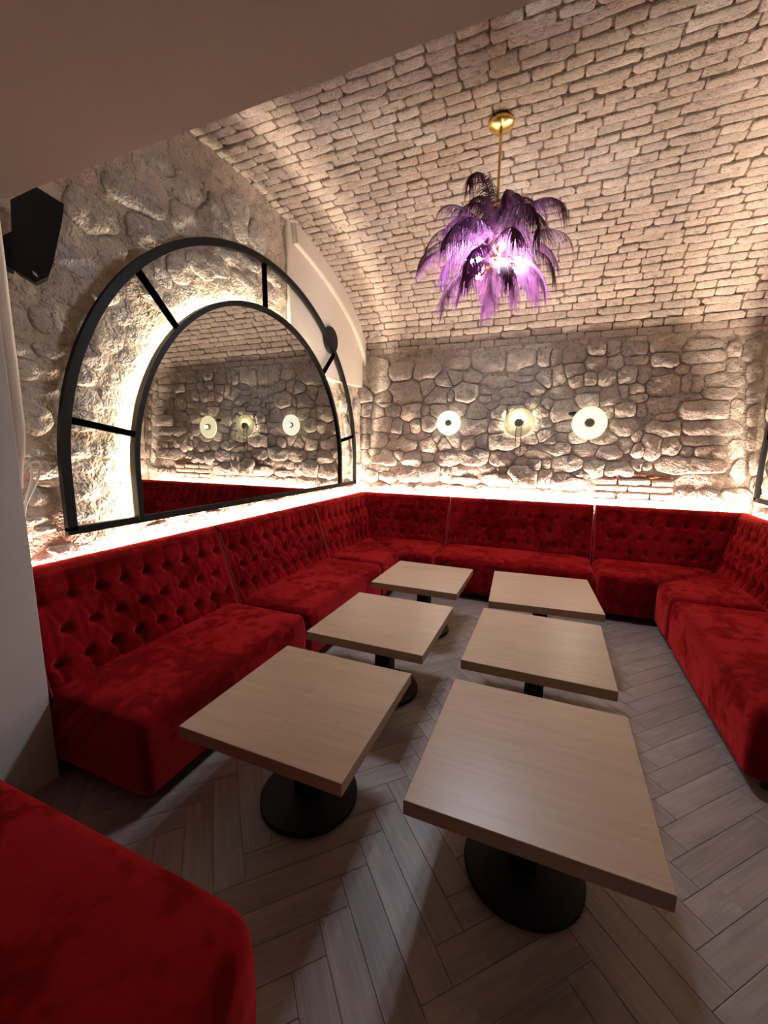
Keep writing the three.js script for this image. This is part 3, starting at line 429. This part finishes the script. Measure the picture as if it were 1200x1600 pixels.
// ------------------------------------------------------------------ disc wall lamps
function sconce(label, px, py, rad, kind) {
  const c = onZ(px, py, ZB + 0.12), t = thing('wall_lamp', label, 'lamp', [c.x, c.y, ZB + 0.12], 0, 'disc wall lamps');
  const prof = [[0.025, 0.0], [rad * 0.5, -0.004], [rad * 0.8, 0.002], [rad * 0.86, 0.006], [rad * 0.92, 0.003], [rad * 0.97, 0.008], [rad, 0.005], [rad, -0.002], [rad * 0.9, -0.006], [rad * 0.5, -0.012], [0.025, -0.008]].map((q) => new THREE.Vector2(...q));
  const g = new THREE.LatheGeometry(prof, 56); g.rotateX(Q);
  const dm = kind === 'glass' ? new THREE.MeshPhysicalMaterial({ color: lin([0.93, 0.92, 0.80]), roughness: 0.35, transmission: 0.62, thickness: 0, ior: 1.45 }) : glow(kind === 'cream' ? [1.0, 0.86, 0.42] : [1.0, 0.97, 0.72], kind === 'cream' ? 0.85 : 1.0);
  mesh('disc', g, dm, t);
  const hub = new THREE.LatheGeometry([[0, 0.03], [0.03, 0.03], [0.038, 0.024], [0.038, -0.012], [0, -0.012]].map((q) => new THREE.Vector2(...q)), 32); hub.rotateX(Q); if (kind !== 'white') hub.scale(1.3, 1.3, 1); mesh('hub', hub, M.hubMat ??= std([0.16, 0.15, 0.11], { roughness: 0.5, metalness: 0.7 }), t);
  const arm = new THREE.CylinderGeometry(0.012, 0.012, 0.11, 12); arm.rotateX(Q); arm.translate(0, 0, -0.06); mesh('arm', arm, M.frame, t);
  const rose = new THREE.CylinderGeometry(0.045, 0.045, 0.05, 24); rose.rotateX(Q); rose.translate(0, 0, -0.095); mesh('wall_rose', rose, M.frame, t);
  const ring = new THREE.TorusGeometry(0.03, 0.004, 8, 32); ring.translate(0, 0, -0.018); mesh('bulb_ring', ring, glow(L.sconce[0], kind === 'glass' ? 8 : 0.4), t);
  if (kind === 'glass') { const l = new THREE.PointLight(lin(L.sconce[0]), L.sconce[1] * 0.95); l.name = 'wall_lamp_light'; l.position.set(0, 0.026, -0.026); l.castShadow = true; t.add(l); }
  else { const l = new THREE.SpotLight(lin(L.sconce[0]), L.sconce[1] * 0.5, 0, 1.3, 0.6); l.name = 'wall_lamp_light'; l.position.set(0, 0, 0.04); l.target.position.set(0, 0, 1); l.castShadow = true; t.add(l, l.target); }
  if (kind === 'glass') { const rim = new THREE.TorusGeometry(rad, 0.006, 10, 64); mesh('rim', rim, M.cable, t); }
  if (kind === 'glass') for (const x of [-0.028, 0.028]) { const w = new THREE.CylinderGeometry(0.0035, 0.0035, 0.30, 8); w.translate(x, -0.20, 0.008); mesh('pull_rod', w, M.frame, t); }
  if (kind === 'cream') { const d = new THREE.SphereGeometry(0.05, 20, 12); d.scale(1.1, 0.5, 0.35); d.translate(-0.155, 0.10, -0.055); mesh('cable_box', d, M.iron, t); }
}
sconce('small white glowing disc lamp on the rubble wall', 701, 661, 0.142, 'white');
sconce('clear glass disc lamp with two thin rods lighting the rubble wall', 811, 661, 0.160, 'glass');
sconce('cream glowing disc lamp with a dark hub above the niche', 921, 661, 0.168, 'cream');

// ------------------------------------------------------------------ feather chandelier
{
  const X = -0.45, Zc = -3.01, t = thing('feather_chandelier', 'purple ostrich feather chandelier on a brass rod under the vault', 'chandelier', [X, 2.5, Zc]);
  const yTop = vaultY(Zc) - 2.5 - 0.02;
  const cap = new THREE.LatheGeometry([[0, -0.03], [0.03, -0.03], [0.075, -0.02], [0.08, -0.006], [0.08, 0.02], [0, 0.02]].map((q) => new THREE.Vector2(...q)), 36); cap.translate(0, yTop, 0); mesh('ceiling_rose', cap, M.gold, t);
  const rod = new THREE.CylinderGeometry(0.009, 0.009, yTop - 0.30, 14); rod.translate(0, (yTop + 0.30) / 2, 0); mesh('rod', rod, M.gold, t);
  mesh('body', new THREE.LatheGeometry([[0, 0.22], [0.05, 0.222], [0.085, 0.24], [0.09, 0.255], [0.05, 0.27], [0.03, 0.30], [0.028, 0.42], [0.045, 0.45], [0.03, 0.50], [0.012, 0.54], [0.0, 0.54]].map((q) => new THREE.Vector2(...q)), 32), M.gold, t);
  const r = rng(4242);
  const bulbG = new THREE.LatheGeometry([[0, -0.026], [0.014, -0.022], [0.019, -0.006], [0.014, 0.014], [0.007, 0.03], [0, 0.03]].map((q) => new THREE.Vector2(...q)), 16), sock = new THREE.CylinderGeometry(0.009, 0.009, 0.03, 10), bm = glow(L.bulb[0], 22);
  for (let i = 0; i < 7; i++) {
    const a = (i + 0.3) / 7 * 2 * Math.PI, c = Math.cos(a), s = Math.sin(a), R = 0.165, y = 0.245 + (i % 2 ? 0.03 : -0.02);
    const arm = mesh('arm', tube([[0.06 * c, 0.25, 0.06 * s], [0.1 * c, 0.235, 0.1 * s], [(R - 0.045) * c, y + 0.0, (R - 0.045) * s]], 0.005, 12, 6), M.gold, t);
    const out = new THREE.Quaternion().setFromUnitVectors(new THREE.Vector3(0, -1, 0), new THREE.Vector3(c, -0.15, s).normalize());
    const so = mesh('socket', sock, M.gold, arm); so.position.set((R - 0.04) * c, y, (R - 0.04) * s); so.quaternion.copy(out);
    const bu = mesh('bulb', bulbG, bm, t); bu.position.set(R * c, y, R * s); bu.quaternion.copy(out);
    const l = new THREE.PointLight(lin(L.bulb[0]), L.bulb[1]); l.name = 'bulb_light'; l.position.set(R * c, y, R * s); l.castShadow = true; t.add(l);
  }
  // each feather: a bowed quill with drooping barbs
  function feather(az, start, dirs, len, wid) {
    const bow = 1.3 + 1.1 * r();
    const c = Math.cos(az), s = Math.sin(az), seg = 46, P = [], Tn = []; let rr = start[0], yy = start[1];
    for (let i = 0; i <= seg; i++) { const q = i / seg, el = dirs[0] + (dirs[1] - dirs[0]) * Math.pow(q, bow); P.push([rr, yy]); Tn.push(el); rr += Math.cos(el) * len / seg; yy += Math.sin(el) * len / seg; }
    const twist = (r() - 0.5) * 0.5, sway = (r() - 0.5) * 0.6;
    const W = (i, side, along, droop) => { const q = i / seg, [ra, ya] = P[i], off = sway * q * q * len; return new THREE.Vector3(ra * c - off * s, ya, ra * s + off * c).add(new THREE.Vector3(-s * side, 0, c * side)).add(new THREE.Vector3(c * Math.cos(Tn[i]) * along, Math.sin(Tn[i]) * along, s * Math.cos(Tn[i]) * along)).add(new THREE.Vector3(0, -droop, 0)); };
    const pos = [], idx = [];
    const strip = (pts, w0, nrm) => { const b = pos.length / 3; pts.forEach((p, k) => { const w = w0 * (1 - 0.8 * k / (pts.length - 1)), d = k < pts.length - 1 ? pts[k + 1].clone().sub(p) : p.clone().sub(pts[k - 1]), sd = d.cross(nrm).normalize().multiplyScalar(w / 2); pos.push(p.x + sd.x, p.y + sd.y, p.z + sd.z, p.x - sd.x, p.y - sd.y, p.z - sd.z); }); for (let k = 0; k < pts.length - 1; k++) { const a = b + k * 2; idx.push(a, a + 1, a + 2, a + 1, a + 3, a + 2); } };
    for (let i = 3; i <= seg; i++) for (let rep = 0; rep < 4; rep++) for (const sd of [-1, 1]) {
      const q = i / seg, wl = wid * Math.sin(Math.PI * Math.min(1, 0.12 + q * 0.80)) ** 0.7 * (0.5 + 0.75 * r()), fan = 0.45 + 0.5 * q + 0.6 * (r() - 0.5), nr = new THREE.Vector3(-c * Math.sin(Tn[i]), Math.cos(Tn[i]), -s * Math.sin(Tn[i]));
      const pts = []; for (let k = 0; k <= 4; k++) { const w = k / 4; pts.push(W(i, sd * wl * w * (0.85 - 0.3 * w * fan) * (1 - 0.55 * q * q), wl * w * fan * (0.65 + 0.5 * q * q) + (rep - 1) * 0.003, wl * (0.8 * w * w + 0.12 * Math.sin(w * 5 + i + rep) * w * r()) + twist * sd * w * wl * 0.5)); }
      strip(pts, 0.0028 + 0.0018 * r(), nr);
    }
    const g = geo(pos, idx), quill = tube(P.filter((_, i) => i % 5 === 0 || i === seg).map((p, i, a) => { const q = i / (a.length - 1), off = sway * q * q * len; return [p[0] * c - off * s, p[1], p[0] * s + off * c]; }), 0.0022, 24, 5); quill.deleteAttribute('uv');
    return mergeGeometries([g, quill]);
  }
  const tiers = [   // count, start radius, start height, start and end elevation, length, width
    [6, 0.03, 0.45, 1.25, -1.3, 0.32, 0.12],
    [9, 0.05, 0.42, 0.85, -1.3, 0.46, 0.14],
    [10, 0.07, 0.36, 0.45, -1.4, 0.48, 0.15],
    [9, 0.08, 0.30, 0.05, -1.4, 0.42, 0.13],
    [7, 0.07, 0.27, -0.5, -1.5, 0.27, 0.10],
  ];
  tiers.forEach(([n, rs, ys, e0, e1, len, wid], k) => { for (let i = 0; i < n; i++) { const az = (i + 0.5 * (k % 2) + 0.8 * (r() - 0.5)) / n * 2 * Math.PI; mesh('feather', feather(az, [rs, ys + 0.03 * (r() - 0.5)], [e0 + 0.6 * (r() - 0.5), e1 + 0.5 * (r() - 0.5)], len * (0.85 + 0.3 * r()), wid), M.feather[Math.floor(r() * 3)], t); } });
}

// ------------------------------------------------------------------ small things on the left wall
{
  // loudspeaker under the flat ceiling: outline from the photograph, on the stone wall
  const N = new THREE.Vector3(0.87, 0, 0.49).normalize(), P0 = onX(50, 370, -2.16), hit = (x, y, off) => { const d = rayOf(x, y), k = P0.clone().addScaledVector(N, off).sub(EYE).dot(N) / d.dot(N); return EYE.clone().addScaledVector(d, k); };
  const t = thing('loudspeaker', 'black angular loudspeaker hung on the stone wall under the flat ceiling', 'speaker', P0.toArray());
  const loc = (p) => p.sub(P0), out = [[57, 292], [100, 319], [97, 345], [83, 412], [76, 432], [55, 441], [20, 421], [16, 312]];
  const front = out.map(([x, y]) => loc(hit(x, y, 0))), back = out.map(([x, y]) => loc(hit(58 + (x - 58) * 0.82, 370 + (y - 370) * 0.86, 0)).addScaledVector(N, -0.15));
  mesh('cabinet', new ConvexGeometry([...front, ...back]), M.speaker, t);
  const br = [[20, 421], [-26, 400], [-26, 384], [8, 376], [20, 360]].map(([x, y]) => loc(hit(x, y, -0.02))); mesh('bracket', new ConvexGeometry([...br, ...br.map((p) => p.clone().addScaledVector(N, -0.07))]), M.speaker, t);
  const bd = [[50, 423], [57, 427], [60, 434], [52, 428]].map(([x, y]) => loc(hit(x, y, 0.003))); mesh('badge', new ConvexGeometry([...bd, ...bd.map((p) => p.clone().addScaledVector(N, -0.006))]), M.badge, t);
}
{
  const t = thing('wall_disc', 'round black disc fixed to the smooth plaster behind the iron arch', 'wall fitting', [XL + 0.055, 2.67, -4.11]);
  const g = new THREE.LatheGeometry([[0, 0.03], [0.11, 0.028], [0.135, 0.02], [0.142, 0.008], [0.142, 0], [0, 0]].map((q) => new THREE.Vector2(...q)), 40); g.rotateZ(-Q); mesh('disc', g, M.iron, t);
}
{
  const at = (x, y, n = 0.09) => onX(x, y, XL + n).toArray(), t = thing('cable_loop', 'pale looped cable hanging on the rubble wall beside the white wall', 'cable');
  mesh('cable', tube([at(36, 800), at(44, 770), at(50, 745), at(48, 728), at(40, 724), at(31, 735), at(30, 745), at(38, 735), at(52, 722), at(61, 724), at(62, 738), at(55, 757), at(48, 772), at(40, 790), at(37, 815)], 0.006, 90, 8), M.cable, t);
}
renderer.render(scene, camera);
